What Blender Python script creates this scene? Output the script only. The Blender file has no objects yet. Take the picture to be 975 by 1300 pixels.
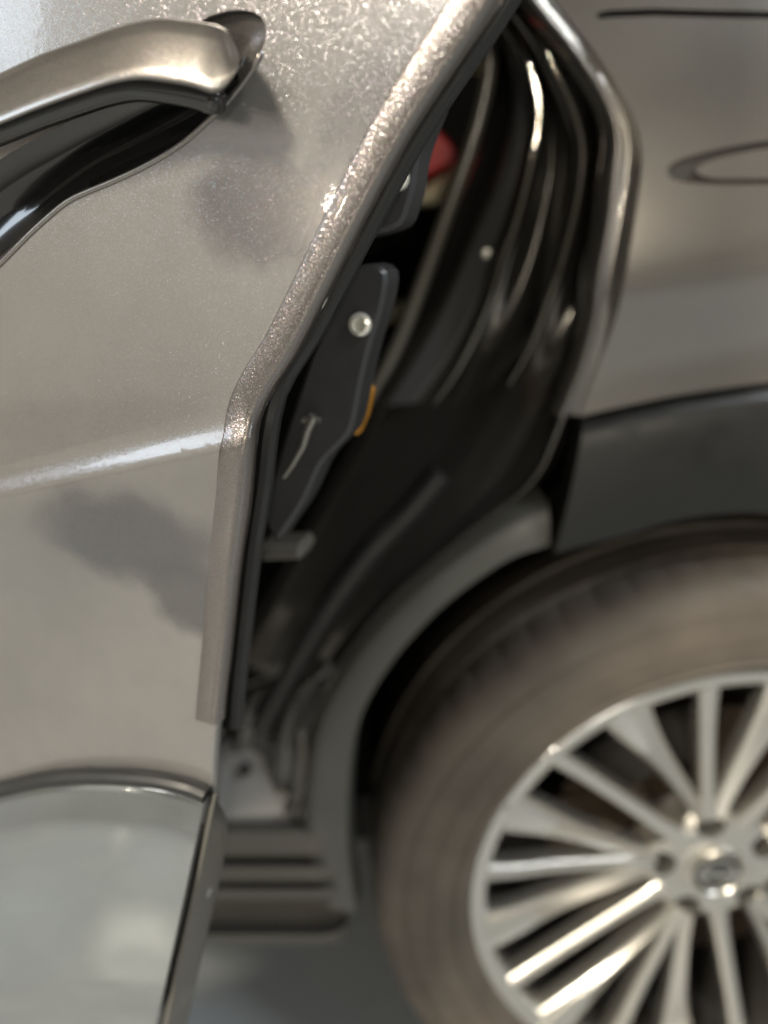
import bpy, bmesh, math, random
import numpy as np
from mathutils import Vector, Matrix
from mathutils.geometry import delaunay_2d_cdt
random.seed(4)
SC = bpy.context.scene
COL = SC.collection
R = math.radians

# ------------------------------------------------------------------ camera
PITCH, FPX, CAMZ = R(19.6), 977.0, 0.939
cd = bpy.data.cameras.new('camera'); cam = bpy.data.objects.new('camera', cd); COL.objects.link(cam)
cam.location = (0, 0, CAMZ); cam.rotation_euler = (R(90) - PITCH, 0, 0)
cd.sensor_fit = 'HORIZONTAL'; cd.sensor_width = 36.0; cd.lens = 36.0 * FPX / 975.0
cd.clip_start = 0.01; cd.clip_end = 100
cd.dof.use_dof = True; cd.dof.focus_distance = 0.293; cd.dof.aperture_fstop = 4.6; cd.dof.aperture_blades = 0
SC.camera = cam
SC.render.resolution_x, SC.render.resolution_y = 768, 1024
# ------------------------------------------------------------------ world, lamps, exposure
W = bpy.data.worlds.new('World'); SC.world = W; W.use_nodes = True
bg = W.node_tree.nodes['Background']; bg.inputs[1].default_value = 0.62
# the unseen hall around the car: an uneven mix of dim and pale surfaces, the same all the way round
_n = W.node_tree.nodes; _l = W.node_tree.links
_t = _n.new('ShaderNodeTexCoord'); _z = _n.new('ShaderNodeTexNoise'); _z.inputs['Scale'].default_value = 2.6; _z.inputs['Detail'].default_value = 4; _z.inputs['Roughness'].default_value = .45; _z.inputs['Distortion'].default_value = .6
_r = _n.new('ShaderNodeValToRGB'); _e = _r.color_ramp.elements
_e[0].position = .40; _e[0].color = (.020, .018, .016, 1); _e[1].position = .64; _e[1].color = (.62, .57, .48, 1)
_m = _e.new(.50); _m.color = (.10, .088, .072, 1); _m = _e.new(.56); _m.color = (.36, .32, .255, 1)
_l.new(_t.outputs['Generated'], _z.inputs['Vector']); _l.new(_z.outputs['Fac'], _r.inputs['Fac']); _l.new(_r.outputs['Color'], bg.inputs[0])
def area(name, loc, target, sx, sy, power, col):
    l = bpy.data.lights.new(name, 'AREA'); l.shape = 'RECTANGLE'; l.size = sx; l.size_y = sy; l.energy = power; l.color = col
    o = bpy.data.objects.new(name, l); COL.objects.link(o); o.location = loc
    o.rotation_euler = (Vector(target) - Vector(loc)).to_track_quat('-Z', 'Y').to_euler(); return o
WARM, COOL = (1.0, 0.90, 0.73), (0.76, 0.88, 1.0)
area('area_lamp', (-1.5, -1.45, 2.75), (0.0, 0.4, 0.7), 0.42, 0.42, 124, WARM)        # main downlight, behind and above the photographer
area('area_lamp', (0.5, -7.0, 2.0), (0.2, 0.5, 0.9), 0.10, 0.10, 52, WARM)           # lamps further down the hall
area('area_lamp', (-3.73, -4.4, 1.60), (0.0, 0.3, 0.95), 0.07, 0.07, 9, WARM)
area('area_lamp', (1.15, -7.6, 2.3), (0.2, 0.5, 0.9), 0.10, 0.10, 52, WARM)
area('area_lamp', (-2.0, -4.2, 3.0), (-1.6, -3.6, 0), 1.4, 1.4, 40, (1.0, .95, .88))  # added fill, brightens the open floor
area('area_lamp', (1.8, -0.9, 2.9), (1.6, -0.7, 0), 0.6, 0.6, 48, (0.90, .96, 1.0))  # second added fill, brightens the floor mirrored in the quarter panel
area('fill_panel', (-2.7, -2.1, 1.35), (-0.1, 0.35, 0.9), 2.2, 2.0, 6, (1.0, .95, .85)) # added soft panel that brightens the open door
area('cool_side_light', (-3.0, -0.8, 2.1), (-0.1, 0.3, 0.8), 1.2, 0.7, 15, COOL)  # daylight from the left
area('cool_side_light', (2.6, -1.5, 1.1), (0.1, 0.45, 0.7), 0.5, 0.9, 4.5, COOL)  # added cool panel, lights the cladding edge and jamb ridges
SC.view_settings.view_transform = 'Standard'; SC.view_settings.look = 'None'
SC.view_settings.gamma = 1; SC.view_settings.exposure = 0.12
SC.render.engine = 'CYCLES'; SC.cycles.use_denoising = True
try: SC.cycles.denoiser = 'OPENIMAGEDENOISE'
except Exception: pass
SC.cycles.max_bounces = 8; SC.cycles.glossy_bounces = 6; SC.cycles.sample_clamp_indirect = 8

# ------------------------------------------------------------------ geometry helpers
CP, SP = math.cos(PITCH), math.sin(PITCH)
CAM = Vector((0, 0, CAMZ))
def ray(x, y):
    u = (x - 487.5) / FPX; w = (650 - y) / FPX
    return Vector((u, CP + w * SP, -SP + w * CP))
def onY(x, y, Y):
    d = ray(x, y); return CAM + d * (Y / d.y)
def onZ(x, y, Z):
    d = ray(x, y); return CAM + d * ((Z - CAMZ) / d.z)
TH = R(17)
ES = Vector((math.cos(TH), -math.sin(TH), 0)); EN = Vector((-math.sin(TH), -math.cos(TH), 0))
D0 = Vector((-0.0557, 0.285, 0))
def door_sz(x, y, d=0.0):
    r = ray(x, y); t = (D0 + EN * d - CAM).dot(EN) / r.dot(EN); p = CAM + r * t - D0
    return p.dot(ES), p.z
def DP(s, z, d=0.0):
    return D0 + ES * s + EN * d + Vector((0, 0, z))
def on_door(x, y, d=0.0):
    s, z = door_sz(x, y, d); return DP(s, z, d)
def cr(pts, n):
    """n points along a smooth curve through pts, evenly spaced"""
    P = [np.array(p, float) for p in pts]
    P = [2 * P[0] - P[1]] + P + [2 * P[-1] - P[-2]]
    out = []
    for i in range(1, len(P) - 2):
        a, b, c, d = P[i - 1:i + 3]
        for k in range(16):
            t = k / 16
            out.append(.5 * (2 * b + (c - a) * t + (2 * a - 5 * b + 4 * c - d) * t * t + (3 * b - a - 3 * c + d) * t ** 3))
    out.append(P[-2]); out = np.array(out)
    L = np.r_[0, np.cumsum(np.linalg.norm(np.diff(out, axis=0), axis=1))]
    q = np.linspace(0, L[-1], n)
    return np.stack([np.interp(q, L, out[:, k]) for k in range(out.shape[1])], 1)
def mesh(name, verts, faces, mat, parent=None, smooth=True, sharp=35):
    m = bpy.data.meshes.new(name); m.from_pydata([tuple(v) for v in verts], [], [tuple(f) for f in faces]); m.update()
    if mat: m.materials.append(mat)
    for p in m.polygons: p.use_smooth = smooth
    if smooth and sharp: m.set_sharp_from_angle(angle=R(sharp))
    o = bpy.data.objects.new(name, m); COL.objects.link(o); o.parent = parent
    return o
class MB:
    def __init__(s): s.v = []; s.f = []
    def add(s, v, f):
        b = len(s.v); s.v += [Vector(x) for x in v]; s.f += [[i + b for i in q] for q in f]
    def grid(s, rows, closed_u=False, closed_v=False):
        n, m = len(rows), len(rows[0]); f = []
        for i in range(n if closed_v else n - 1):
            for j in range(m if closed_u else m - 1):
                a, b = i * m + j, i * m + (j + 1) % m; c = ((i + 1) % n) * m
                f.append([a, b, c + (j + 1) % m, c + j])
        s.add([p for r in rows for p in r], f)
    def cap(s, pts, flip=False):
        f = list(range(len(pts)))
        s.add(pts, [f[::-1] if flip else f])
    def box(s, lo, hi):
        (a, b, c), (d, e, f) = lo, hi
        s.add([(a, b, c), (d, b, c), (d, e, c), (a, e, c), (a, b, f), (d, b, f), (d, e, f), (a, e, f)],
              [[0, 3, 2, 1], [4, 5, 6, 7], [0, 1, 5, 4], [1, 2, 6, 5], [2, 3, 7, 6], [3, 0, 4, 7]])
    def lathe(s, prof, c, n=64, mod=None):
        rows = []
        for i in range(n):
            a = 2 * math.pi * i / n
            rows.append([Vector((c.x + (r + (mod(k, i) if mod else 0)) * math.cos(a), y, c.z + (r + (mod(k, i) if mod else 0)) * math.sin(a))) for k, (r, y) in enumerate(prof)])
        s.grid(rows, closed_v=True)
    def tube(s, path, rad, n=10, caps=True):
        path = [Vector(p) for p in path]; rows = []
        up = Vector((0, 0, 1))
        for i, p in enumerate(path):
            t = (path[min(i + 1, len(path) - 1)] - path[max(i - 1, 0)]).normalized()
            a = t.cross(Vector((0, 1, 0))); a = a.normalized() if a.length > 1e-4 else Vector((1, 0, 0)); b = t.cross(a)
            r = rad(i / (len(path) - 1)) if callable(rad) else rad
            rows.append([p + (a * math.cos(2 * math.pi * k / n) + b * math.sin(2 * math.pi * k / n)) * r for k in range(n)])
        s.grid(rows, closed_u=True)
        if caps: s.cap(rows[0]); s.cap(rows[-1], True)
    def prism(s, pts, ext, bev=0.0, toward=None):
        """closed outline pts (3d) extruded by vector ext, front edge chamfered by bev"""
        n = len(pts); c = sum(pts, Vector()) / n; e = ext.normalized()
        ins = []
        for i in range(n):
            t = (pts[(i + 1) % n] - pts[i - 1]).normalized(); w = t.cross(e)
            if w.dot(c - pts[i]) < 0: w = -w
            ins.append(pts[i] + w.normalized() * bev)
        L0 = ins; L1 = [p + e * bev for p in pts]; L2 = [p + ext for p in pts]
        s.grid([L0, L1, L2], closed_u=True); s.cap(L0); s.cap(L2, True)
    def build(s, name, mat, parent=None, smooth=True, sharp=35, recalc=True):
        o = mesh(name, s.v, s.f, mat, parent, False)
        bm = bmesh.new(); bm.from_mesh(o.data); bmesh.ops.remove_doubles(bm, verts=bm.verts, dist=1e-6)
        if recalc: bmesh.ops.recalc_face_normals(bm, faces=bm.faces)
        bm.to_mesh(o.data); bm.free()
        for p in o.data.polygons: p.use_smooth = smooth
        if smooth and sharp: o.data.set_sharp_from_angle(angle=R(sharp))
        return o
def inside(p, poly):
    x, y = p; r = False; n = len(poly)
    for i in range(n):
        x1, y1 = poly[i]; x2, y2 = poly[i - 1]
        if (y1 > y) != (y2 > y) and x < (x2 - x1) * (y - y1) / (y2 - y1) + x1: r = not r
    return r
def densify(poly, step):
    out = []
    for i in range(len(poly)):
        a = np.array(poly[i]); b = np.array(poly[(i + 1) % len(poly)]); n = max(1, int(np.linalg.norm(b - a) / step))
        out += [tuple(a + (b - a) * k / n) for k in range(n)]
    return out
def sheet(name, outline, holes, step, fn, mat, parent, sharp=None, extra=()):
    loops = [densify(outline, step)] + [densify(h, step * .6) for h in holes]
    V = []; E = []
    for L in loops:
        b = len(V); V += [Vector(p) for p in L]; E += [(b + i, b + (i + 1) % len(L)) for i in range(len(L))]
    xs = [p[0] for p in loops[0]]; ys = [p[1] for p in loops[0]]
    nb = np.array([tuple(v) for v in V])
    gx = np.arange(min(xs), max(xs), step); gy = np.arange(min(ys), max(ys), step)
    for i, y in enumerate(gy):
        for x in gx:
            q = (x + (step * .5 if i % 2 else 0), y)
            if inside(q, loops[0]) and not any(inside(q, h) for h in loops[1:]):
                if ((nb - q) ** 2).sum(1).min() > (step * .45) ** 2: V.append(Vector(q))
    V += [Vector(q) for q in extra if inside(q, loops[0]) and not any(inside(q, h) for h in loops[1:])]
    vo, eo, fo, *_ = delaunay_2d_cdt(V, E, [], 0, 1e-7)
    F = []
    for f in fo:
        c = sum((vo[i] for i in f), Vector((0, 0))) / len(f)
        if inside(c, loops[0]) and not any(inside(c, h) for h in loops[1:]): F.append(list(f))
    P = [fn(v[0], v[1]) for v in vo]
    o = mesh(name, P, F, mat, parent, True, sharp)
    h = 1e-3; N = []
    for v in vo:
        a = fn(v[0] + h, v[1]) - fn(v[0] - h, v[1]); b = fn(v[0], v[1] + h) - fn(v[0], v[1] - h)
        n = a.cross(b).normalized(); N.append(-n if n.y > 0 else n)
    # make faces agree with the analytic normals
    if o.data.polygons and sum(p.normal.y for p in o.data.polygons) > 0: o.data.flip_normals()
    o.data.normals_split_custom_set_from_vertices([tuple(n) for n in N])
    return o

# ------------------------------------------------------------------ materials
def mat(name, col, rough=.5, metal=0, coat=0, coat_r=.03, spec=.5, noise=None, rnoise=None, bump=None, subs=0):
    m = bpy.data.materials.new(name); m.use_nodes = True; nt = m.node_tree; b = nt.nodes['Principled BSDF']
    b.inputs['Base Color'].default_value = (*col, 1); b.inputs['Roughness'].default_value = rough; b.inputs['Metallic'].default_value = metal
    b.inputs['Coat Weight'].default_value = coat; b.inputs['Coat Roughness'].default_value = coat_r; b.inputs['Specular IOR Level'].default_value = spec
    tc = nt.nodes.new('ShaderNodeTexCoord')
    def nz(scale, detail=5):
        n = nt.nodes.new('ShaderNodeTexNoise'); n.inputs['Scale'].default_value = scale; n.inputs['Detail'].default_value = detail
        nt.links.new(tc.outputs['Object'], n.inputs['Vector']); return n
    if noise:
        sc, col2, lo, hi = noise
        n = nz(sc); r = nt.nodes.new('ShaderNodeValToRGB'); r.color_ramp.elements[0].position = lo; r.color_ramp.elements[1].position = hi
        r.color_ramp.elements[0].color = (*col, 1); r.color_ramp.elements[1].color = (*col2, 1)
        nt.links.new(n.outputs['Fac'], r.inputs['Fac']); nt.links.new(r.outputs['Color'], b.inputs['Base Color'])
    if rnoise:
        sc, lo, hi = rnoise
        n = nz(sc); r = nt.nodes.new('ShaderNodeMapRange'); r.inputs['From Min'].default_value = .35; r.inputs['From Max'].default_value = .65
        r.inputs['To Min'].default_value = lo; r.inputs['To Max'].default_value = hi
        nt.links.new(n.outputs['Fac'], r.inputs['Value']); nt.links.new(r.outputs['Result'], b.inputs['Roughness'])
    if bump:
        sc, st, dist = bump
        n = nz(sc, 3); bp_ = nt.nodes.new('ShaderNodeBump'); bp_.inputs['Strength'].default_value = st; bp_.inputs['Distance'].default_value = dist
        nt.links.new(n.outputs['Fac'], bp_.inputs['Height']); nt.links.new(bp_.outputs['Normal'], b.inputs['Normal'])
    return m
def paint(name, col, rough=.32, flake=.35, scale=1500, metal=.85, coat=1.0, dust_reflections=None, tint=None):
    """metallic car paint: flake cells with their own tilt under a clear coat, and a thin dusty film holding painted dark reflections"""
    m = mat(name, col, rough, metal, coat, .02); nt = m.node_tree; L = nt.links; N = nt.nodes; b = N['Principled BSDF']
    tc = N.new('ShaderNodeTexCoord'); geo = N.new('ShaderNodeNewGeometry')
    acc = geo.outputs['Normal']
    for k, (sc, st) in enumerate(((scale, flake), (scale * .45, flake * .28))):
        v = N.new('ShaderNodeTexVoronoi'); v.inputs['Scale'].default_value = sc; L.new(tc.outputs['Object'], v.inputs['Vector'])
        s = N.new('ShaderNodeVectorMath'); s.operation = 'SUBTRACT'; s.inputs[1].default_value = (.5, .5, .5); L.new(v.outputs['Color'], s.inputs[0])
        # most flakes lie flat, a few stand up
        p = N.new('ShaderNodeSeparateColor'); L.new(v.outputs['Color'], p.inputs[0])
        pw = N.new('ShaderNodeMath'); pw.operation = 'POWER'; pw.inputs[1].default_value = 2.5 if k == 0 else 14.0; L.new(p.outputs[2], pw.inputs[0])
        ml = N.new('ShaderNodeMath'); ml.operation = 'MULTIPLY'; ml.inputs[1].default_value = st * 4; L.new(pw.outputs[0], ml.inputs[0])
        sm = N.new('ShaderNodeVectorMath'); sm.operation = 'SCALE'; L.new(s.outputs[0], sm.inputs[0]); L.new(ml.outputs[0], sm.inputs['Scale'])
        ad = N.new('ShaderNodeVectorMath'); ad.operation = 'ADD'; L.new(acc, ad.inputs[0]); L.new(sm.outputs[0], ad.inputs[1]); acc = ad.outputs[0]
        if k == 0: v0 = v
    nn = N.new('ShaderNodeVectorMath'); nn.operation = 'NORMALIZE'; L.new(acc, nn.inputs[0]); L.new(nn.outputs[0], b.inputs['Normal'])
    hs = N.new('ShaderNodeMixRGB'); hs.blend_type = 'MULTIPLY'; hs.inputs[0].default_value = .5 if tint is None else tint
    hs.inputs[1].default_value = (*col, 1)
    hv = N.new('ShaderNodeHueSaturation'); hv.inputs['Saturation'].default_value = .35; hv.inputs['Value'].default_value = 1.35
    L.new(v0.outputs['Color'], hv.inputs['Color']); L.new(hv.outputs[0], hs.inputs[2]); L.new(hs.outputs[0], b.inputs['Base Color'])
    # orange peel in the clear coat
    n = N.new('ShaderNodeTexNoise'); n.inputs['Scale'].default_value = 260; n.inputs['Detail'].default_value = 2; L.new(tc.outputs['Object'], n.inputs['Vector'])
    bu = N.new('ShaderNodeBump'); bu.inputs['Strength'].default_value = .06; bu.inputs['Distance'].default_value = .0004; L.new(n.outputs['Fac'], bu.inputs['Height'])
    L.new(bu.outputs['Normal'], b.inputs['Coat Normal'])
    if dust_reflections:
        amount, dark_reflections = dust_reflections
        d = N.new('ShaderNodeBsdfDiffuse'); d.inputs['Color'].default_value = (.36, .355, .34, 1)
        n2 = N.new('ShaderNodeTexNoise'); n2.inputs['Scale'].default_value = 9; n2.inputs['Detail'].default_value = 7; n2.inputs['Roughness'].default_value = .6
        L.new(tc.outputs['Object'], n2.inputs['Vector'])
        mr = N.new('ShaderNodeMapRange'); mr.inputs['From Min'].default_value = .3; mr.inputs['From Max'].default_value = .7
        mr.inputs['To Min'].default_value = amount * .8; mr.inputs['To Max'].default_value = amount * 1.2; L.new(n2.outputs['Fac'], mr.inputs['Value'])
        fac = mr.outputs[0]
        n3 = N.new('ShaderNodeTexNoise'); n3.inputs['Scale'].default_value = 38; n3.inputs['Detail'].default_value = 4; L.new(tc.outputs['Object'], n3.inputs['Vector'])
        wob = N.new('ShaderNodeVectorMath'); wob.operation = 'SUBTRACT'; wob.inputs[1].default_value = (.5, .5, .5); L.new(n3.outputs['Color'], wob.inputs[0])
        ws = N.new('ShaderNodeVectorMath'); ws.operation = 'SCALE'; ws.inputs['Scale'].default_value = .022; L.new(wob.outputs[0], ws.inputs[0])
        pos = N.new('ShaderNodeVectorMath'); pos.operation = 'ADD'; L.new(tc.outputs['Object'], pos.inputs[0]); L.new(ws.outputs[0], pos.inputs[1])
        for c, rad, ang, gain in dark_reflections:       # dark reflections painted in by thinning the film
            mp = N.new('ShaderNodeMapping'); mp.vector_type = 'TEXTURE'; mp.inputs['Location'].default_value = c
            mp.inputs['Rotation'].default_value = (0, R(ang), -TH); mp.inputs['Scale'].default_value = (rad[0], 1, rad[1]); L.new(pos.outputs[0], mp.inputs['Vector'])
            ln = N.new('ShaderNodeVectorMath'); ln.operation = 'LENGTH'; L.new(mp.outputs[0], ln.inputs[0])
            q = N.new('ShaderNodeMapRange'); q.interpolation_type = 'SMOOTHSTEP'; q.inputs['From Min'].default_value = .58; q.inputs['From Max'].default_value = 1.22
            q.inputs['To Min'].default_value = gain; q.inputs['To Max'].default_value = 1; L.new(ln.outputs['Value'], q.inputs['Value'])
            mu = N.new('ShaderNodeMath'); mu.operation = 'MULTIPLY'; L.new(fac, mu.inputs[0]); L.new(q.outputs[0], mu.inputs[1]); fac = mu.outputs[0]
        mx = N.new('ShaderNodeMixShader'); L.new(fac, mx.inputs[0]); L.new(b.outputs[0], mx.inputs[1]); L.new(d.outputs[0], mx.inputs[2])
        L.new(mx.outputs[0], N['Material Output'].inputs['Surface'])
    return m
def dark_reflection(x, y, rx, ry, ang, gain): return (on_door(x, y, 0), (rx, ry), ang, gain)
M = {}
PAINT = (.17, .163, .166)
M['door_paint'] = paint('door_paint', PAINT, .21, .070, 4000, metal=.88, dust_reflections=(.30, [
    dark_reflection(315, 262, .026, .019, 25, .06), dark_reflection(150, 690, .044, .025, 4, .08), dark_reflection(225, 770, .024, .020, 0, .15), dark_reflection(440, 170, .012, .034, 40, .45)]))  # mirrored dark surroundings, painted as thin spots in the dust
M['guard'] = paint('guard_paint', (.21, .190, .180), .28, .12, 3600, metal=.8, dust_reflections=None)
M['body_paint'] = paint('body_paint', (.27, .252, .232), .24, .01, 3000, metal=.7, dust_reflections=None)
M['handle_paint'] = paint('handle_paint', (.225, .21, .197), .28, .05, 3800, metal=.78, dust_reflections=None)
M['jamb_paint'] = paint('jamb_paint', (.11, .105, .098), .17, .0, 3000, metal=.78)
M['recess'] = mat('recess_dark_reflection', (.012, .012, .013), .15, 0, 1.0, .015)  # dark reflection in the handle bowl, put into its colour
M['black_gloss'] = mat('black_gloss', (.010, .010, .011), .18, 0, .5, .05)
M['rubber'] = mat('rubber', (.018, .018, .018), .45, rnoise=(60, .35, .6))
M['seal'] = mat('seal_rubber', (.10, .092, .075), .28, coat=.4, coat_r=.15)
M['plastic'] = mat('grey_plastic', (.035, .036, .034), .42, rnoise=(30, .36, .5), bump=(1500, .12, .0003))
M['trim'] = mat('trim_plastic', (.013, .013, .012), .46, rnoise=(30, .33, .48), bump=(1500, .1, .0003))
M['clad'] = mat('cladding_satin', (.29, .31, .318), .12, .75, 1.0, .02, noise=(11, (.35, .37, .372), .35, .68), rnoise=(9, .08, .20), bump=(900, .05, .0003))
M['clad_dark'] = mat('cladding_side', (.10, .095, .082), .42, 0, rnoise=(25, .36, .5), bump=(900, .1, .0003))
M['plastic_sill'] = mat('sill_plastic', (.09, .082, .071), .40, rnoise=(25, .34, .5))
M['lip'] = mat('lip_plastic', (.085, .085, .075), .40, rnoise=(30, .34, .5), bump=(1500, .1, .0003))
M['corner'] = mat('corner_lit_paint', (.42, .41, .40), .35, .5, .5, .05)  # body colour made lighter to look lit in the door's shadow
M['bead'] = mat('bead_paint', (.17, .158, .138), .04, .9, 1.0, .015)
M['hook'] = mat('hook_steel', (.30, .29, .26), .35, .7)
M['reflection_dark'] = mat('reflection_dark_paint', (.075, .068, .06), .4, .3)  # dark tone of the painted teardrop reflection
M['jamb_trim'] = mat('jamb_trim_plastic', (.075, .075, .077), .38, coat=.3, coat_r=.2)
M['black'] = mat('black_cloth', (.006, .006, .006), .9)
M['liner'] = mat('liner_felt', (.010, .010, .010), .95, bump=(300, .4, .002))
M['metal'] = mat('bracket_metal', (.055, .055, .058), .42, .3, rnoise=(40, .35, .5))
M['screw'] = mat('screw_zinc', (.80, .80, .74), .3, .5)
M['alloy'] = mat('alloy', (.64, .62, .575), .26, .9, .6, .03)
M['alloy_dark'] = mat('alloy_inner', (.022, .020, .018), .5, .3)
M['tyre'] = mat('tyre_rubber', (.078, .066, .054), .66, noise=(14, (.125, .104, .083), .35, .75), rnoise=(30, .5, .75), bump=(240, .25, .001))
M['disc'] = mat('brake_disc', (.055, .040, .026), .42, .7, noise=(20, (.035, .024, .015), .4, .7))
M['caliper'] = mat('caliper', (.02, .017, .014), .55, .3)
M['chrome'] = mat('chrome', (.75, .73, .68), .14, 1)
M['cream'] = mat('cream_trim', (.70, .62, .42), .6, noise=(12, (.62, .55, .37), .4, .6))
M['red'] = mat('red_trim', (.62, .03, .03), .5, noise=(20, (.52, .024, .026), .4, .6))
M['amber'] = mat('amber_plastic', (.55, .24, .02), .3)
M['floor'] = mat('floor_coating', (.29, .31, .32), .32, 0, noise=(2.2, (.35, .365, .37), .35, .7), rnoise=(6, .22, .4), bump=(420, .25, .001))

# ------------------------------------------------------------------ setting: the floor
fl = MB(); n = 40
fl.grid([[Vector((-6 + 12 * i / n, -6 + 12 * j / n, 0)) for i in range(n + 1)] for j in range(n + 1)])
floor = fl.build('floor', M['floor'], None, True, None); floor['kind'] = 'structure'
if floor.data.polygons[0].normal.z < 0: floor.data.flip_normals()

# ------------------------------------------------------------------ the car
car = bpy.data.objects.new('car', None); COL.objects.link(car); car.empty_display_size = .1
car['label'] = 'grey metallic car with its rear door open beside a silver multi-spoke wheel'; car['category'] = 'car'
HUB = Vector((.33, 0, .347))

# ---- quarter panel: shape as a function of (x, z) in metres
zc0 = onY(800, 388, .552); zc1 = onY(975, 360, .552)
def quarter_crease(x): return zc0.z + (x - zc0.x) * (zc1.z - zc0.z) / (zc1.x - zc0.x)
def smooth(t): t = min(1, max(0, t)); return t * t * (3 - 2 * t)
def quarter_y(x, z):
    q = z - quarter_crease(x)
    soft = .018
    up = .5 * (q + math.sqrt(q * q + soft * soft)); dn = .5 * (-q + math.sqrt(q * q + soft * soft))
    y = .553 + .06 * up + .35 * up * up + .55 * dn
    y -= .62 * .5 * ((dn - .04) + math.sqrt((dn - .04) ** 2 + .02 ** 2))                       # flares out again towards the arch
    y += .10 * (x - .2) ** 2
    return y
def onq(x, y):
    Y = .55
    for _ in range(8):
        p = onY(x, y, Y); Y = quarter_y(p.x, p.z)
    return onY(x, y, Y)
C0 = [(610, -170), (650, -95), (708, 0), (749, 56), (785, 112), (808, 160), (815, 203), (811, 244), (800, 315), (792, 359), (780, 413), (763, 461), (745, 508), (738, 528)]
c0 = cr(C0, 60)
LIP = [(738, 528), (800, 514), (860, 502), (920, 493), (975, 486), (1100, 478), (1300, 500)]
lip = cr(LIP, 40)
q0 = [onq(*p) for p in c0]; qlip = [onq(*p) for p in lip]
XR = qlip[-1].x
out = [(p.x, p.z) for p in q0] + [(p.x, p.z) for p in qlip[1:]] + [(XR, q0[0].z)]
slit = [onq(*p) for p in [(757, 17), (775, 13), (830, 11), (900, 13), (990, 15), (1120, 12), (1120, 21), (990, 24), (900, 22), (830, 20), (775, 22), (760, 24)]]
tear = [onq(*p) for p in cr([(846, 217), (851, 209), (868, 201), (900, 192), (940, 184), (975, 179), (1040, 173), (1120, 180), (1150, 205), (1120, 228), (1040, 234), (975, 234), (900, 234), (866, 231), (850, 225), (846, 217)], 61)[:-1]]
qp = sheet('quarter_panel', out, [[(p.x, p.z) for p in slit], [(p.x, p.z) for p in tear]], .006, lambda x, z: Vector((x, quarter_y(x, z), z)), M['body_paint'], car)
g = MB(); back = [p + Vector((0, .012, 0)) for p in slit]; g.grid([slit, back], closed_u=True); g.cap(back)
g.build('panel_seam', M['black'], qp)
back = [p + Vector((0, .005, 0)) for p in tear]; g = MB(); g.grid([tear, back], closed_u=True); g.cap(back)
g.build('panel_reflection', M['reflection_dark'], qp)  # teardrop reflection on the panel, built as a dark inset
reflection_core = [onq(*p) for p in cr([(882, 217), (893, 208), (915, 200), (945, 193), (975, 188), (1040, 183), (1110, 190), (1135, 205), (1110, 222), (1040, 227), (975, 227), (915, 227), (893, 224), (882, 217)], 61)[:-1]]
sheet('panel_reflection_core', [(p.x, p.z) for p in reflection_core], [], .005, lambda x, z: Vector((x, quarter_y(x, z) + .0006, z)), M['body_paint'], qp)  # paler inside of that reflection, built as a sheet
# return flange of the panel edge, then the stepped door jamb
def curve(px, Y, n=70): return [onY(p[0], p[1], Y) for p in cr(px, n)]
ARC = {
 1: [(580, -170), (625, -90), (683, 0), (719, 46), (754, 96), (777, 142), (784, 180), (779, 228), (772, 284), (759, 355), (754, 406), (739, 466), (714, 530), (684, 600), (645, 640), (600, 672), (550, 712), (500, 757), (455, 810), (420, 862), (395, 910), (382, 950), (375, 1000), (372, 1045)],
 2: [(560, -170), (605, -85), (660, -5), (693, 34), (734, 91), (757, 137), (764, 180), (762, 228), (754, 284), (744, 345), (724, 426), (700, 490), (668, 560), (628, 618), (585, 660), (535, 705), (490, 745), (440, 805), (405, 860), (380, 905), (368, 950), (362, 1000), (360, 1045)],
 3: [(545, -170), (590, -85), (647, 0), (683, 51), (703, 91), (724, 137), (736, 178), (736, 218), (729, 264), (713, 325), (693, 386), (673, 440), (645, 490), (610, 550), (570, 610), (520, 670), (470, 730), (425, 790), (390, 850), (365, 900), (352, 950), (348, 1000), (346, 1045)],
 4: [(535, -170), (580, -85), (636, 0), (668, 60), (688, 110), (700, 160), (704, 200), (698, 240), (688, 290), (672, 350), (655, 400), (630, 460), (590, 525), (550, 585), (500, 645), (450, 710), (405, 780), (372, 840), (345, 890), (330, 930), (322, 980), (320, 1045)],
 5: [(525, -170), (572, -85), (628, 5), (661, 61), (678, 107), (683, 140), (680, 172), (668, 228), (653, 284), (637, 325), (622, 376), (605, 421), (580, 470), (550, 515), (510, 570), (455, 640), (410, 710), (370, 780), (340, 840), (315, 890), (300, 930), (295, 980), (293, 1045)],
 6: [(515, -170), (560, -85), (612, 10), (640, 65), (652, 120), (648, 165), (632, 220), (612, 275), (590, 330), (562, 395), (525, 465), (482, 540), (440, 610), (395, 690), (350, 770), (315, 840), (290, 890), (278, 930), (270, 980), (268, 1045)],
 7: [(505, -170), (550, -85), (604, 10), (630, 62), (633, 117), (614, 183), (581, 264), (540, 380), (500, 460), (460, 540), (415, 620), (370, 700), (325, 780), (290, 850), (270, 900), (255, 940), (250, 980), (248, 1045)],
}
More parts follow.
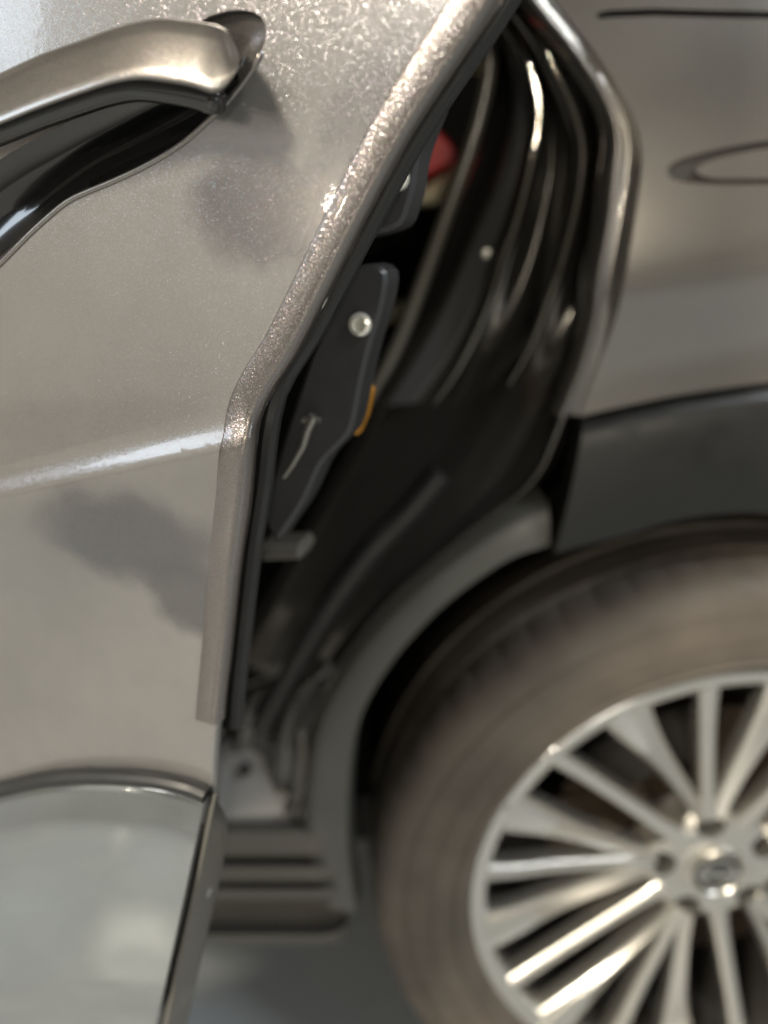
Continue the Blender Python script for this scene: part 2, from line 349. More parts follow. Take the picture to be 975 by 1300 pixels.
# outer flange follows the panel edge, then ducks under the arch trim
fl0 = q0 + [onY(x, y, .560) for x, y in [(728, 560), (716, 596), (700, 632)]]
fl0b = [p + Vector((-.0015, .004, -.0005)) for p in fl0]
c1 = cr(ARC[1][:13], 60); c0x = cr(C0, 60)
A0 = [onq(*p) for p in c0x]; A1 = [onY(p[0], p[1], .560) for p in c1]
def mix(t, dy): return [p.lerp(q, t) + Vector((0, dy, 0)) for p, q in zip(A0, A1)]
rows = [mix(-.02, .0), mix(.06, .0005), mix(.14, .003), mix(.3, .006), mix(.55, .0065), mix(.75, .004), mix(.9, .0005), mix(1.0, .0), mix(1.1, .0015), mix(1.22, .006), mix(1.3, .012), mix(1.36, .025)]
f = MB(); f.grid(rows); f.build('panel_flange', M['body_paint'], qp, sharp=None)
def mixc(a, b, t, dy): return [p.lerp(q, t) + Vector((0, dy * (1 - smooth((i - 24) / 14) * (i < 60)), 0)) for i, (p, q) in enumerate(zip(a, b))]
def jcurve(i, Y):
    P = cr(ARC[i], 70); lin = .584 + .014 * (i - 1)
    return [onY(p[0], p[1], Y + (lin - Y) * smooth((n_ - 24) / 14)) for n_, p in enumerate(P)]
k = {i: jcurve(i, Y) for i, Y in {1: .584, 2: .606, 3: .606, 4: .632, 5: .630, 6: .655, 7: .668}.items()}
k0 = [p + Vector((.014, .016, 0)) for p in k[1]]
j = MB()
rows = [k0, mixc(k0, k[1], .45, .002), mixc(k0, k[1], .8, -.003), k[1], mixc(k[1], k[2], .18, .001), mixc(k[1], k[2], .45, .004), mixc(k[1], k[2], .75, .006), mixc(k[2], k[2], 0, .004),
        mixc(k[2], k[3], .35, .001), mixc(k[2], k[3], .7, -.006), mixc(k[3], k[3], 0, -.007), mixc(k[3], k[4], .3, -.003), mixc(k[3], k[4], .65, .002), k[4],
        mixc(k[4], k[5], .35, -.001), mixc(k[4], k[5], .7, -.008), mixc(k[5], k[5], 0, -.008), mixc(k[5], k[6], .22, -.004), mixc(k[5], k[6], .40, .001), mixc(k[5], k[6], .7, .001), k[6], mixc(k[6], k[7], .6, .012), mixc(k[7], k[7], 0, .02), mixc(k[7], k[7], 0, .08)]
# cross-smooth into a denser surface
arr = np.array([[tuple(p) for p in r] for r in rows])
fine = [cr(arr[:, i], 110) for i in range(arr.shape[1])]
j.grid([[Vector(fine[i][t]) for i in range(arr.shape[1])] for t in range(110)])
jamb = j.build('door_jamb', M['jamb_paint'], car, sharp=None)
for ci, n_, Y, rad in ((3, 13, .597, .0066), (5, 14, .619, .0060), (1, 15, .574, .0036)):
    s = MB(); s.tube(curve(ARC[ci][:n_], Y, 70), lambda t: rad * min(1, .15 + (1 - t) * 4), 14); s.build('jamb_bead', M['bead'], jamb, sharp=None)
s = MB(); s.tube(curve([(500, -170), (545, -90), (600, 0), (616, 40), (620, 91), (602, 172), (563, 284), (512, 421), (478, 490), (450, 540)], .662, 90), lambda t: .0062 * min(1, .3 + (1 - t) * 6), 12)
s.build('door_seal', M['seal'], jamb)
ta = curve([(600, -60), (634, 20), (650, 75), (654, 125), (645, 180), (624, 250), (597, 318), (562, 395), (522, 465), (490, 515)], .646, 60)
tb = curve([(612, -60), (648, 20), (667, 75), (673, 125), (668, 185), (650, 258), (629, 318), (603, 390), (566, 458), (525, 512)], .634, 60)
s = MB(); s.grid([[p + Vector((0, .02, 0)) for p in ta], ta, mixc(ta, tb, .12, -.004), mixc(ta, tb, .5, -.006), mixc(ta, tb, .88, -.004), tb, [p + Vector((0, .02, 0)) for p in tb]])
s.build('jamb_trim', M['jamb_trim'], jamb, sharp=None)
s = MB(); s.tube(curve([(560, 600), (520, 648), (470, 700), (425, 762), (388, 822), (355, 880), (330, 925)], .618, 50), lambda t: .010, 10)
s.build('lower_seal', M['rubber'], jamb)
# bolts that hold the jamb trim
for (x, y, Y) in ((618, 322, .640), (648, 327, .630)):
    b = MB(); c = onY(x, y, Y)
    b.lathe([(.0005, Y - .004), (.003, Y - .0036), (.0042, Y - .002), (.0046, Y + .004)], c, 14); b.build('bolt', M['screw'], jamb)

# ---- plastic wheel-arch trim on the quarter panel
ft = cr([(738, 536), (800, 522), (860, 510), (920, 501), (975, 494), (1100, 486), (1300, 508)], 50)
fb = cr([(700, 706), (745, 694), (792, 682), (830, 670), (870, 661), (920, 655), (975, 656), (1100, 680), (1300, 770)], 50)
top = [onq(*p) + Vector((0, -.004, 0)) for p in ft]; bot = [onY(p[0], p[1], .570) for p in fb]
f = MB()
rows = [[p + Vector((0, .02, .002)) for p in top], [p + Vector((0, .001, .001)) for p in top], [p.lerp(q, .02) + Vector((0, -.004, 0)) for p, q in zip(top, bot)]]
for t in (.08, .2, .4, .6, .8, .95): rows.append([p.lerp(q, t) + Vector((0, -.005 - .006 * math.sin(t * 3.0), 0)) for p, q in zip(top, bot)])
rows += [[p + Vector((0, .001, 0)) for p in bot], [p + Vector((0, .02, .004)) for p in bot]]
f.grid(rows); f.cap([r[0] for r in rows]); f.build('arch_trim', M['trim'], car, sharp=40)
# ---- arch trim strip in the door opening
F0 = cr([(696, 638), (650, 657), (600, 690), (548, 730), (500, 775), (460, 820), (430, 865), (408, 905), (395, 950), (388, 1000), (386, 1050), (395, 1100), (410, 1150)], 60)
F1 = cr([(698, 692), (650, 708), (600, 740), (560, 772), (520, 813), (490, 852), (466, 892), (451, 932), (444, 980), (441, 1040), (443, 1095), (452, 1158)], 60)
a = [onY(p[0], p[1], .578) for p in F0]; b = [onY(p[0], p[1], .572) for p in F1]
f = MB()
rows = [[p + Vector((-.004, .03, .004)) for p in a], [p + Vector((-.001, .004, .001)) for p in a], [p.lerp(q, .05) + Vector((0, -.001, 0)) for p, q in zip(a, b)], [p.lerp(q, .13) + Vector((0, -.003, 0)) for p, q in zip(a, b)], [p.lerp(q, .16) for p, q in zip(a, b)],
        [p.lerp(q, .5) + Vector((0, -.002, 0)) for p, q in zip(a, b)], [p.lerp(q, .93) for p, q in zip(a, b)], b, [p + Vector((.004, .03, -.003)) for p in b]]
f.grid(rows); f.cap([r[0] for r in rows]); f.cap([r[-1] for r in rows], True); f.build('arch_lip', M['lip'], car, sharp=40)
# small clip between the two trims
f = MB(); pts = [onY(x, y, .585) for x, y in [(708, 640), (735, 622), (757, 648), (750, 668), (715, 690), (702, 690)]]
f.prism(pts, Vector((0, .03, 0)), .003); f.build('trim_clip', M['plastic'], car, sharp=30)

# ---- sill with its horizontal ribs
prof = [(1034, .640), (1040, .600), (1049, .582), (1056, .576), (1084, .572), (1088, .575), (1091, .586), (1096, .586), (1099, .572), (1103, .570), (1117, .568), (1120, .571), (1122, .582), (1126, .582), (1129, .568), (1140, .567), (1144, .572), (1148, .592), (1180, .594), (1184, .580), (1187, .575), (1194, .576), (1199, .60), (1190, .68)]
pr = [onY(350, y, Y) for y, Y in prof]
f = MB(); xs = [-.62, -.5, -.4, -.3, -.2, -.12, onY(405, 1100, .57).x, onY(425, 1110, .57).x, onY(438, 1130, .57).x]
rows = [[Vector((x, p.y + (0, 0, 0, 0, 0, 0, 0, .003, .012)[i], p.z)) for p in pr] for i, x in enumerate(xs)]
f.grid(rows); sill = f.build('sill', M['plastic_sill'], car, sharp=25)
# ---- sill corner with a round plug
cor = cr([(262, 960), (282, 942), (310, 929), (345, 921), (376, 918)], 14)
low = cr([(262, 1036), (300, 1036), (340, 1036), (384, 1034)], 14)
a = [onY(p[0], p[1], .640) for p in cor]; b = [onY(p[0], p[1], .590) for p in low]
f = MB(); rows = [[p + Vector((0, .015, -.006)) for p in a], [p + Vector((0, .004, -.001)) for p in a]] + [[p.lerp(q, t) for p, q in zip(a, b)] for t in (.04, .3, .6, .93)] + [[p + Vector((0, .001, -.002)) for p in b], [p + Vector((0, .004, -.02)) for p in b]]
f.grid(rows); f.cap([r[-1] for r in rows]); cp = f.build('sill_corner', M['corner'], car, sharp=50)
c = onY(311, 977, .611); nrm = (b[4] - a[4]).cross(a[9] - a[4]).normalized()
if nrm.y > 0: nrm = -nrm
t1 = (a[9] - a[4]).normalized(); t2 = nrm.cross(t1)
f = MB(); rows = [[c + nrm * h + (t1 * math.cos(q * math.pi / 9) + t2 * math.sin(q * math.pi / 9)) * r for q in range(18)] for r, h in ((.0065, .0), (.006, .0018), (.0045, .0022), (.003, .0012), (.0003, .001))]
f.grid(rows, closed_u=True); f.build('plug', M['rubber'], cp)
f = MB(); f.tube([onY(x, y, .585) for x, y in [(383, 925), (386, 960), (384, 1000), (376, 1024), (362, 1031)]], .0035, 10); f.build('corner_bead', M['seal'], cp)

# ---- wheel house and cabin
f = MB(); n = 48
rows = [[Vector((HUB.x + .405 * math.cos(a), y, HUB.z + .02 + .405 * math.sin(a))) for a in [math.pi * (-.03 + 1.06 * i / n) for i in range(n + 1)]] for y in (.596, .66, .75, .86)]
f.grid(rows); f.add([HUB + Vector((-.5, .86, -.2)), HUB + Vector((.5, .86, -.2)), HUB + Vector((.5, .86, .5)), HUB + Vector((-.5, .86, .5))], [[0, 1, 2, 3]])
f.build('wheel_house', M['liner'], car)
f = MB(); x0, x1, y0, y1, z0, z1 = -.75, .40, .645, 1.45, .40, 1.30
f.add([(x0, y0, z0), (x1, y0, z0), (x1, y1, z0), (x0, y1, z0), (x0, y0, z1), (x1, y0, z1), (x1, y1, z1), (x0, y1, z1)], [[0, 1, 2, 3], [4, 5, 6, 7], [1, 2, 6, 5], [2, 3, 7, 6], [0, 3, 7, 4]])
f.build('cabin_lining', M['black'], car)
def slab(name, px, Y, depth, m, bev=.004, parent=car):
    f = MB(); f.prism([onY(x, y, Y) for x, y in px], Vector((0, depth, 0)), bev); return f.build(name, m, parent, sharp=40)
seat = slab('seat', [(470, 262), (500, 254), (540, 238), (575, 212), (600, 196), (640, 180), (650, 260), (600, 256), (530, 258), (490, 266)], .76, .10, M['cream'])
slab('seat_side', [(515, 232), (540, 150), (552, 158), (572, 178), (590, 202), (560, 216), (530, 232)], .745, .04, M['red'], parent=seat)
slab('headliner_edge', [(560, 60), (600, 62), (640, 40), (650, 78), (600, 80), (560, 76)], .80, .05, M['cream'])
slab('console_edge', [(470, 395), (520, 385), (530, 400), (500, 412), (460, 415)], .80, .05, mat('console_trim', (.16, .14, .09), .5))

# ---- wheel
def wl(prof, name, m, parent, n=96, mod=None, sharp=40):
    f = MB(); f.lathe(prof, HUB, n, mod); return f.build(name, m, parent, sharp=sharp)
rim = wl([(.2485, .585), (.2515, .574), (.2505, .568), (.247, .5655), (.2435, .5665), (.2350, .5690), (.2325, .5715), (.2310, .577), (.2295, .590)], 'wheel', M['alloy'], car, 120)
wl([(.2335, .585), (.226, .60), (.218, .64), (.212, .70), (.215, .78)], 'rim_barrel', M['alloy_dark'], rim, 96)
NB = 68
def tmod(k, i):
    return -.0018 if (k in (10, 11, 12) and i % 5 == 0) else 0.0
tyre = wl([(.244, .572), (.2495, .566), (.253, .5605), (.2545, .5600), (.259, .5545), (.275, .5505), (.292, .5515), (.308, .5545), (.322, .558), (.332, .565), (.3385, .576), (.3415, .590), (.3420, .606), (.331, .609), (.331, .616), (.341, .619), (.3450, .648), (.335, .651), (.335, .659), (.3470, .662), (.3470, .70), (.335, .703), (.335, .711), (.342, .714), (.345, .775), (.31, .80), (.25, .79)], 'tyre', M['tyre'], rim, NB * 5, tmod, 30)
# raised rib and moulded markings on the sidewall
rb = wl([(.2855, .5520), (.2862, .5503), (.2878, .5503), (.2885, .5520)], 'sidewall_rib', M['tyre'], tyre, 120)
wl([(.2605, .5545), (.2612, .5520), (.2640, .5505), (.2660, .5522)], 'sidewall_rib', M['tyre'], tyre, 120)
wl([(.3085, .5555), (.3092, .5532), (.3112, .5540), (.3120, .5566)], 'sidewall_rib', M['tyre'], tyre, 120)
f = MB(); rnd = random.Random(9)
for a0, cnt in ((118, 16), (152, 9), (196, 14), (235, 12)):
    a = a0
    for _ in range(cnt):
        wd = rnd.choice((.8, 1.1, 1.4)); r0, r1 = .266, .279
        A, B = R(a), R(a + wd)
        pts = [HUB + Vector((r * math.cos(t), .5517 - (.0012 if r > .27 else 0), r * math.sin(t))) for r, t in ((r0, A), (r1, A), (r1, B), (r0, B))]
        f.prism(pts, Vector((0, .003, 0)), .0003); a += wd + .7
o = f.build('sidewall_marking', M['tyre'], tyre, sharp=30); o['kind'] = 'stuff'
def spoke(path, parent, ridge=.0):
    """path: (angle deg from -x towards +z, radius, width, front y)"""
    f = MB(); P = []
    for a, r, w, y in path: P.append((HUB.x - r * math.cos(R(a)), HUB.z + r * math.sin(R(a)), w, y))
    P = cr(P, 18); rows = []
    for i, (x, z, w, y) in enumerate(P):
        d = P[min(i + 1, 17)][:2] - P[max(i - 1, 0)][:2]; d = d / np.linalg.norm(d); nx, nz = -d[1], d[0]; h = w * .46
        prof = [(-h * 1.02, .020), (-h, .006), (-h * .93, .0025), (-h * .74 + h * ridge * .2, .0006), (h * ridge, -.0020 - .0050 * abs(ridge)), (h * .74 + h * ridge * .2, .0006), (h * .93, .0025), (h, .006), (h * 1.02, .020)]
        rows.append([Vector((x + nx * o, y + e, z + nz * o)) for o, e in prof])
    f.grid(rows); f.cap(rows[0]); f.cap(rows[-1], True); return f.build('spoke', M['alloy'], parent, sharp=50)
for g5 in range(5):
    b0 = 5.5 + 72 * g5
    spoke([(b0, .060, .020, .605), (b0, .10, .0165, .599), (b0, .16, .0175, .588), (b0, .205, .0190, .577), (b0 + .3, .2435, .022, .5685)], rim)
    for sg in (1, -1):
        spoke([(b0 + sg * 7, .062, .014, .605), (b0 + sg * 11, .095, .0165, .599), (b0 + sg * 15.5, .155, .024, .588), (b0 + sg * 17.6, .205, .040, .576), (b0 + sg * 18.2, .2435, .056, .569)], rim, -.45 * sg)
    c0_ = b0 + 36
    spoke([(c0_, .038, .030, .605), (c0_, .075, .020, .601), (c0_, .14, .0175, .590), (c0_, .205, .0185, .577), (c0_ - .3, .2435, .021, .5685)], rim)
# hub face with lug holes
def cir(c, r, n): return [(c[0] + r * math.cos(2 * math.pi * i / n), c[1] + r * math.sin(2 * math.pi * i / n)) for i in range(n)]
lug = [(HUB.x - .054 * math.cos(R(5.5 + 72 * i)), HUB.z + .054 * math.sin(R(5.5 + 72 * i))) for i in range(5)]
ho = [(HUB.x - r * math.cos(a), HUB.z + r * math.sin(a)) for a, r in ((2 * math.pi * i / 90, .066 + .008 * math.cos(5 * (2 * math.pi * i / 90 - R(5.5)))) for i in range(90))]
def huby(x, z): r = math.hypot(x - HUB.x, z - HUB.z); return .6030 + .010 * smooth((r - .05) / .028) - .002 * smooth((.04 - r) / .01)
hubo = sheet('hub_face', ho, [cir(l, .0145, 20) for l in lug], .006, lambda x, z: Vector((x, huby(x, z), z)), M['alloy'], rim)
f = MB(); o3 = [Vector((x, huby(x, z), z)) for x, z in ho]; f.grid([o3, [p + Vector((0, .03, 0)) for p in o3]], closed_u=True)
for l in lug:
    c3 = [Vector((x, huby(x, z), z)) for x, z in cir(l, .0145, 20)]; f.grid([c3, [p + Vector((0, .024, 0)) for p in c3]], closed_u=True)
f.build('hub_wall', M['alloy'], hubo)
for l in lug:
    f = MB(); hx = [Vector((x, .620, z)) for x, z in cir(l, .0092, 6)]; f.prism(hx, Vector((0, .02, 0)), .0015)
    bk = [Vector((x, .6285, z)) for x, z in cir(l, .0144, 20)]; f.cap(bk); f.build('lug_nut', M['alloy_dark'], rim, sharp=30)
cap = wl([(.0003, .5975), (.018, .5975), (.024, .5985), (.0255, .6005), (.0255, .605)], 'centre_cap', M['alloy_dark'], rim, 40)
wl([(.0235, .5998), (.0245, .5965), (.0262, .5952), (.0285, .5965), (.0300, .6020)], 'cap_ring', M['alloy'], cap, 40)
f = MB(); n = 32          # ring-and-bar badge
em = [[Vector((HUB.x + rr * math.cos(2 * math.pi * i / n), y, HUB.z + rr * math.sin(2 * math.pi * i / n))) for rr, y in ((.0145, .5978), (.0150, .5955), (.0180, .5955), (.0186, .5978))] for i in range(n)]
f.grid(em, closed_v=True)
f.prism([HUB + Vector((x, .5945, z)) for x, z in ((-.0215, -.0030), (.0215, -.0030), (.0215, .0030), (-.0215, .0030))], Vector((0, .004, 0)), .0008)
f.build('badge', M['chrome'], cap, sharp=35)
wl([(.045, .650), (.06, .648), (.150, .648), (.158, .650), (.158, .672), (.06, .672)], 'brake_disc', M['disc'], rim, 64)
wl([(.0005, .63), (.06, .63), (.07, .64), (.07, .66)], 'disc_bell', M['caliper'], rim, 48)
wl([(.0005, .695), (.205, .695)], 'dust_shield', M['caliper'], rim, 48)
f = MB(); A = [R(95 + 52 * i / 12) for i in range(13)]
f.prism([HUB + Vector((.172 * math.cos(a), .628, .172 * math.sin(a))) for a in A] + [HUB + Vector((.108 * math.cos(a), .628, .108 * math.sin(a))) for a in A[::-1]], Vector((0, .05, 0)), .006)
f.build('brake_caliper', M['caliper'], rim, sharp=40)

# ------------------------------------------------------------------ the open door
s1, z1 = door_sz(285, 570); s0, z0 = door_sz(0, 632)
def door_crease(s): return z1 + (s - s1) * (z1 - z0) / (s1 - s0) - .10 * max(0, -s - .2) ** 2
_q = np.linspace(-.5, .5, 2001)
_sl = np.where(_q > 0, -.05 - .55 * _q, 0.0)
_lo = np.interp(_q, [-.5, -.16, -.115, -.085, -.062, -.04, -.012, 0], [-.10, -.13, -.12, -.05, .10, .26, .26, .10])
_sl = np.where(_q > .001, -.02 - .22 * _q - .40 * np.exp(-((_q - .005) / .006) ** 2), _lo)
kern = np.hanning(13); kern /= kern.sum(); _sl = np.convolve(_sl, kern, 'same')
_d = np.cumsum(_sl) * (_q[1] - _q[0]); _d -= np.interp(0, _q, _d)
CT = [(-330, 1090), (-200, 1050), (-100, 1022), (0, 1001), (60, 988), (120, 984), (190, 988), (235, 997), (262, 1008)]
_c = [door_sz(x, y + 6) for x, y in CT] + [door_sz(290, 1030)]; CLS = [p[0] for p in _c]; CLZ = [p[1] for p in _c]
def door_d(s, z):
    q = z - door_crease(s)
    fade = 1.0
    return float(np.interp(q, _q, _d)) - .014 * smooth((float(np.interp(s, CLS, CLZ)) - z) / .012)
def on_skin(x, y, off=0.0):
    d = 0.0
    for _ in range(8):
        s, z = door_sz(x, y, d + off); d = door_d(s, z)
    return s, z
def SK(s, z, off=0.0): return DP(s, z, door_d(s, z) + off)
EDGE = [(760, -230), (690, -115), (620, 0), (571, 74), (511, 167), (455, 271), (410, 360), (366, 445), (336, 492), (318, 530), (311, 570), (305, 640), (294, 720), (283, 820), (274, 905), (270, 960), (269, 1000), (268, 1040), (262, 1140)]
edge = cr(EDGE, 150)
esz = [on_skin(*p) for p in edge]
HOLE = [(265, 21), (289, 14), (314, 13), (331, 21), (338, 38), (333, 63), (321, 87), (303, 112), (286, 132), (265, 153), (237, 178), (209, 197), (174, 216), (139, 232), (105, 246), (87, 255), (70, 268), (42, 293), (21, 314), (0, 335), (-60, 392), (-120, 420), (-165, 350), (-150, 240), (-60, 160), (0, 128), (60, 100), (130, 66), (200, 48), (240, 36)]
hole = [on_skin(*p) for p in cr(HOLE + [HOLE[0]], 121)[:-1]]
zt = esz[0][1]; zb = esz[-1][1]; SL = -.42
outline = esz + [(SL, zb), (SL, zt)]
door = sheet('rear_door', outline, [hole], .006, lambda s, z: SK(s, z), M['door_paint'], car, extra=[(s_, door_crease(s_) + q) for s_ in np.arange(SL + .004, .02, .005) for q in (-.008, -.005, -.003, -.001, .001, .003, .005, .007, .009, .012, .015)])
f = MB(); zs = np.linspace(zb, zt, 24)
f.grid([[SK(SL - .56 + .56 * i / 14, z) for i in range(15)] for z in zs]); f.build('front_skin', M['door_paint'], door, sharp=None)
f = MB(); f.grid([[DP(x, z, -.035 - .25 * (z - zt)) for x in np.linspace(SL - .5, esz[0][0] - .02, 8)] for z in np.linspace(zt - .01, zt + .42, 6)]); f.build('door_glass', M['black_gloss'], door, sharp=None)
# folded edge of the skin
def edge_sweep(idx, prof):
    rows = []
    for i in idx:
        s, z = esz[i]; a = esz[max(i - 1, 0)]; b = esz[min(i + 1, len(esz) - 1)]
        t = np.array([b[0] - a[0], b[1] - a[1]]); t /= np.linalg.norm(t); w = (-t[1], t[0])
        if w[0] < 0: w = (t[1], -t[0])
        rows.append([SK(s + w[0] * o, z + w[1] * o, e) for o, e in prof])
    return rows
f = MB(); f.grid(edge_sweep(range(150), [(-.0008, .00002), (.0004, -.0003), (.0010, -.0012), (.0011, -.0055), (.0004, -.0062), (-.008, -.0062)]))
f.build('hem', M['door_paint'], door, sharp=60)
ge = max(i for i, p in enumerate(edge) if p[1] < 926)
gp = [(-.0102, .0001), (-.0100, .0007), (-.0094, .0009), (-.0060, .0010), (-.0024, .0009), (-.0006, .0005), (.0008, -.0006), (.0017, -.0022), (.0019, -.0045), (.0019, -.0072), (.0010, -.0080), (-.004, -.0082)]
rows = edge_sweep(range(0, ge + 1), gp); f = MB(); f.grid(rows); f.cap(rows[-1])
f.build('edge_guard', M['guard'], door, sharp=55)
# shut face and inner frame of the door
sp = [(-.002, -.0062), (-.004, -.012), (-.005, -.022), (-.009, -.026), (-.010, -.040), (-.016, -.046), (-.030, -.048)]
SE = max(i for i, p in enumerate(edge) if p[1] < 985)
f = MB(); f.grid(edge_sweep(range(0, SE, 3), sp)); shut = f.build('shut_face', M['black_gloss'], door, sharp=50)
path = [r[0] for r in edge_sweep(range(0, SE, 3), [(-.004, -.030)])]
f = MB(); f.tube(path, .0045, 10); f.build('door_weatherstrip', M['rubber'], shut)
f = MB(); lft = [DP(SL, zb, -.05), DP(SL, zt, -.05)]
ins = [r[0] for r in edge_sweep(range(0, SE, 3), [(-.030, -.048)])]
f.grid([ins, [DP(SL, p.z, -.05) for p in ins]]); f.grid([ins, [p - EN * .03 + ES * -.02 for p in ins]]); f.build('inner_panel', M['black'], door)
def dslab(name, px, d, depth, m, bev=.002, parent=door):
    f = MB(); f.prism([on_door(x, y, d) for x, y in px], EN * -depth, bev); return f.build(name, m, parent, sharp=40)
pa = dslab('door_bracket', [tuple(p) for p in cr([(556, 132), (534, 190), (526, 238), (517, 268), (508, 286), (480, 297), (452, 303)], 20)] + [(430, 280), (500, 160)], -.092, .02, M['metal'])
pb = dslab('door_bracket', [tuple(p) for p in cr([(440, 345), (455, 337), (474, 335), (488, 342), (491, 358), (484, 395), (470, 440), (458, 490), (448, 540), (436, 560), (408, 590), (384, 640), (350, 690)], 40)] + [(330, 650), (395, 450)], -.092, .02, M['metal'])
def disk(x, y, d, r, par):
    f = MB(); c = on_door(x, y, d)
    rows = [[c + EN * h + (ES * math.cos(q * math.pi / 8) + Vector((0, 0, 1)) * math.sin(q * math.pi / 8)) * rr for q in range(16)] for rr, h in ((r, -.001), (r * .95, .0012), (r * .62, .002), (r * .5, -.0008), (r * .05, -.0008))]
    f.grid(rows, closed_u=True); f.build('screw', M['screw'], par, sharp=35)
disk(457, 412, -.0905, .0056, pb); disk(504, 226, -.0905, .0056, pa)
f = MB(); f.tube([on_door(x, y, -.084) for x, y in [(398, 528), (390, 545), (384, 566), (372, 588), (360, 606)]], lambda t: .0022 * (1.2 - .7 * t), 8); f.tube([on_door(x, y, -.084) for x, y in [(384, 534), (396, 530), (406, 534)]], .0016, 8)
f.build('latch_hook', M['hook'], pb)
dslab('amber_tab', [(446, 498), (462, 486), (469, 498), (462, 530), (452, 553), (436, 553)], -.125, .01, M['amber'], .002)
dslab('inner_bar', [(345, 662), (352, 645), (366, 630), (372, 634), (366, 652), (352, 672)], -.10, .004, M['cream'], .001)  # bright reflection streak built as a cream slab
dslab('inner_bar', [(330, 692), (378, 690), (384, 700), (378, 712), (332, 714)], -.13, .02, M['clad_dark'], .003)

# handle recess: a bowl behind the hole
spine = [np.array(on_skin(*p)) for p in [(285, 70), (200, 120), (80, 180), (-30, 250), (-90, 300)]]
def near(p):
    best = None
    for a, b in zip(spine[:-1], spine[1:]):
        t = np.clip(np.dot(p - a, b - a) / np.dot(b - a, b - a), 0, 1); q = a + (b - a) * t; dd = np.linalg.norm(p - q)
        if best is None or dd < best[0]: best = (dd, q)
    return best[1]
rows = []
for al, dp in ((-.012, .00005), (0, -.0001), (.015, -.0008), (.05, -.0035), (.12, -.0080), (.25, -.0140), (.42, -.0185), (.65, -.0215), (.9, -.0225), (1, -.0225)):
    rows.append([SK(*(np.array(h) + (near(np.array(h)) - np.array(h)) * al), dp) for h in hole])
f = MB(); f.grid(rows[:4], closed_u=True); f.build('recess_lip', M['handle_paint'], door, sharp=None)
nh = len(hole); hpx = cr(HOLE + [HOLE[0]], 121)[:-1]
isl = [p[0] > 300 or (p[1] < 44 and p[0] > 215) for p in hpx]; st = [i for i in range(nh) if isl[i] and not isl[i - 1]][0]; cn = sum(isl)
lob = [(st + i) % nh for i in range(cn)]; rest = [(st + cn - 1 + i) % nh for i in range(nh - cn + 2)]
cut = [n_ for n_, i in enumerate(rest) if hpx[i][0] < 92][0]
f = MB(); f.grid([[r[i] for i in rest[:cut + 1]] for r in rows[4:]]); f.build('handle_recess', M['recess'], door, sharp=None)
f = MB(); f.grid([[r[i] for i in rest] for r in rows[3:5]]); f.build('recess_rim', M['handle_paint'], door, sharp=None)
f = MB(); f.grid([[r[i] for i in rest[cut:]] for r in rows[4:7]]); f.build('recess_front', M['handle_paint'], door, sharp=None)  # lighter colour here imitates the pale reflection in the bowl
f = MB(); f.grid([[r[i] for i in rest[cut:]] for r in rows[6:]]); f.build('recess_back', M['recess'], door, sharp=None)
f = MB(); f.grid([[SK(*(np.array(hole[i]) + (near(np.array(hole[i])) - np.array(hole[i])) * al), dp) for i in lob] for al, dp in ((.05, -.0022), (.15, -.0030), (.4, -.0042), (.7, -.0055), (1, -.0085))]); f.build('recess_end', M['handle_paint'], door, sharp=None)
pts = [SK(h[0], h[1], -.0001) for h in hole[10:72]]
f = MB(); f.tube(pts, .0011, 8); f.build('recess_bead', M['handle_paint'], door, sharp=None)
# handle grip
GT = [(-150, 165), (-100, 140), (-50, 115), (0, 92), (52, 68), (105, 49), (150, 33), (195, 23), (227, 24), (268, 30), (288, 38), (298, 56), (303, 72)]
GB = [(-150, 215), (-100, 198), (-50, 178), (0, 159), (52, 138), (105, 119), (139, 108), (174, 102), (209, 105), (244, 111), (274, 119), (292, 104), (303, 86)]
gt, gb = cr(GT, 60), cr(GB, 60); rows = []
for i in range(60):
    a, b = gt[i], gb[i]
    sec = []
    for t, d, ex in ((0, -.004, 0), (0, .004, 0), (0, .0075, 0), (.02, .0098, 0), (.07, .0112, 0), (.25, .0130, 0), (.5, .0152, 0), (.75, .0172, 0), (.92, .0184, 0), (.965, .0183, 0), (.99, .0172, 0), (1, .0150, 0), (1.0, .009, 0), (.98, .003, 0), (.90, -.002, 0)):
        p = a + (b - a) * t; e = smooth((i - 50) / 12) * .004
        sec.append(on_door(p[0], p[1], d - e))
    rows.append(sec)
f = MB(); f.grid(rows, closed_u=True); f.cap(rows[0]); f.cap(rows[-1], True); grip = f.build('door_handle', M['handle_paint'], door, sharp=None)
# dark underside strip of the grip
ub = cr([(-150, 224), (-100, 207), (-50, 188), (0, 169), (52, 148), (105, 129), (139, 118), (174, 112), (209, 115), (244, 121), (268, 127), (280, 128)], 40)
f = MB(); f.tube([on_door(p[0], p[1], .002) for p in ub], .0042, 12); f.build('grip_underside', M['recess'], grip, sharp=None)

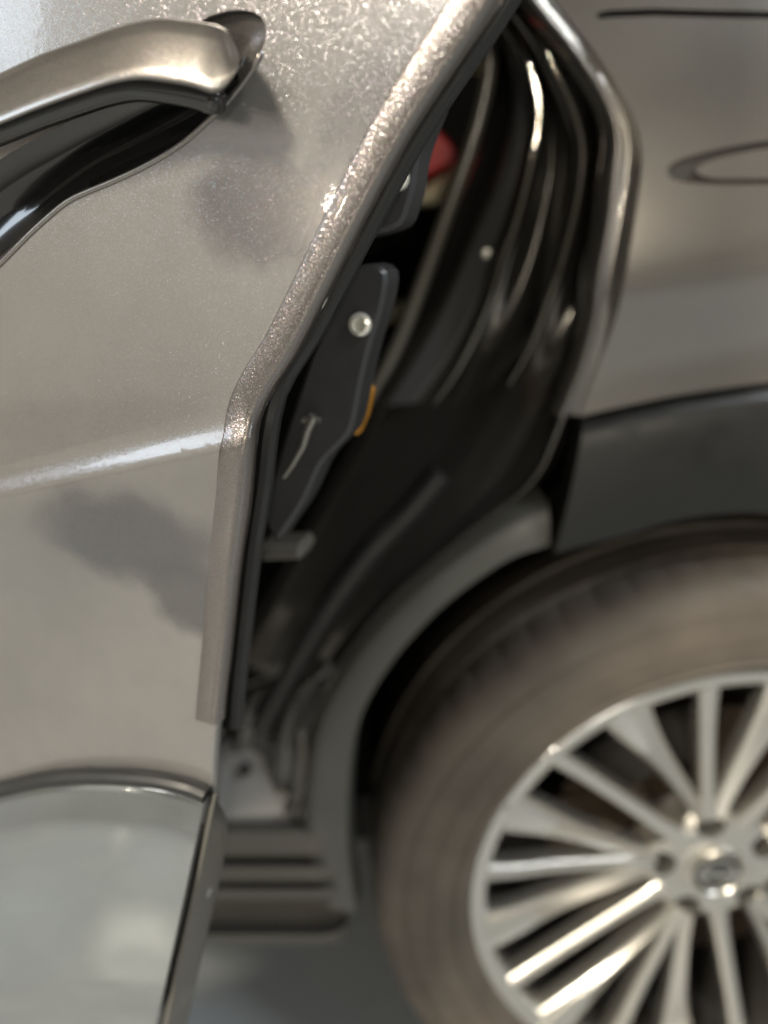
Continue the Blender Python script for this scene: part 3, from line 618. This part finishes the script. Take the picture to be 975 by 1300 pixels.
# lower cladding on the door
ct = cr(CT, 50)
cb = cr([(-400, 1440), (-250, 1432), (-120, 1428), (0, 1424), (60, 1422), (100, 1422), (135, 1422), (155, 1421), (172, 1420)], 50)
def crow(t, d, dy=0): return [on_door(*(ct[i] + (cb[i] - ct[i]) * t + (0, dy)), d - .0075 * smooth((i - 34) / 15.5) ** 2) for i in range(50)]
zz = SK(*on_skin(150, 985))
B = door_d(*on_skin(200, 980))
rows = [crow(0, B - .004), crow(0, B + .001), crow(.004, B + .0045), crow(.016, B + .0070), crow(.05, B + .0078)]
for t in (.12, .2, .3, .4, .5, .58, .64): rows.append(crow(t, B + .0078 + .016 * math.sin(t * 3.3) - .008 * t))
rows += [crow(.655, B + .0130), crow(.665, B + .0122), crow(.672, B + .0100), crow(.70, B + .0078), crow(.85, B + .004), crow(1, B - .004)]
f = MB(); f.tube([on_door(p[0], p[1] + 1, B + .0052) for p in ct], .0043, 10); f.build('cladding_gasket', M['rubber'], door)
f = MB(); f.grid(rows); clad = f.build('door_cladding', M['clad'], door, sharp=None)
R0 = cr([(262, 1008), (248, 1075), (231, 1155), (214, 1230), (199, 1300), (172, 1420)], 40)
R1 = cr([(272, 1008), (288, 1046), (279, 1110), (262, 1185), (246, 1255), (236, 1300), (210, 1420)], 40)
def off(i, o, d): return on_door(R0[i][0] + o, R0[i][1], d)
rows = [[off(i, -1, B + .0005) for i in range(40)], [off(i, 2, B + .0030) for i in range(40)], [off(i, 5, B + .0030) for i in range(40)], [off(i, 8, B - .001) for i in range(40)]]
f = MB(); f.grid(rows); f.build('cladding_bead', M['black_gloss'], clad, sharp=60)
rows = [[off(i, 6, B + .001) for i in range(40)], [off(i, 9, B + .0052) for i in range(40)], [off(i, 13, B + .0050) for i in range(40)],
        [on_door(R1[i][0], R1[i][1], B - .012) for i in range(40)], [on_door(R1[i][0] + 1, R1[i][1] + 2, B - .016) for i in range(40)], [on_door(R1[i][0] - 10, R1[i][1], B - .03) for i in range(40)]]
f = MB(); f.grid(rows); f.cap([r[0] for r in rows]); f.build('cladding_edge', M['clad_dark'], clad, sharp=45)
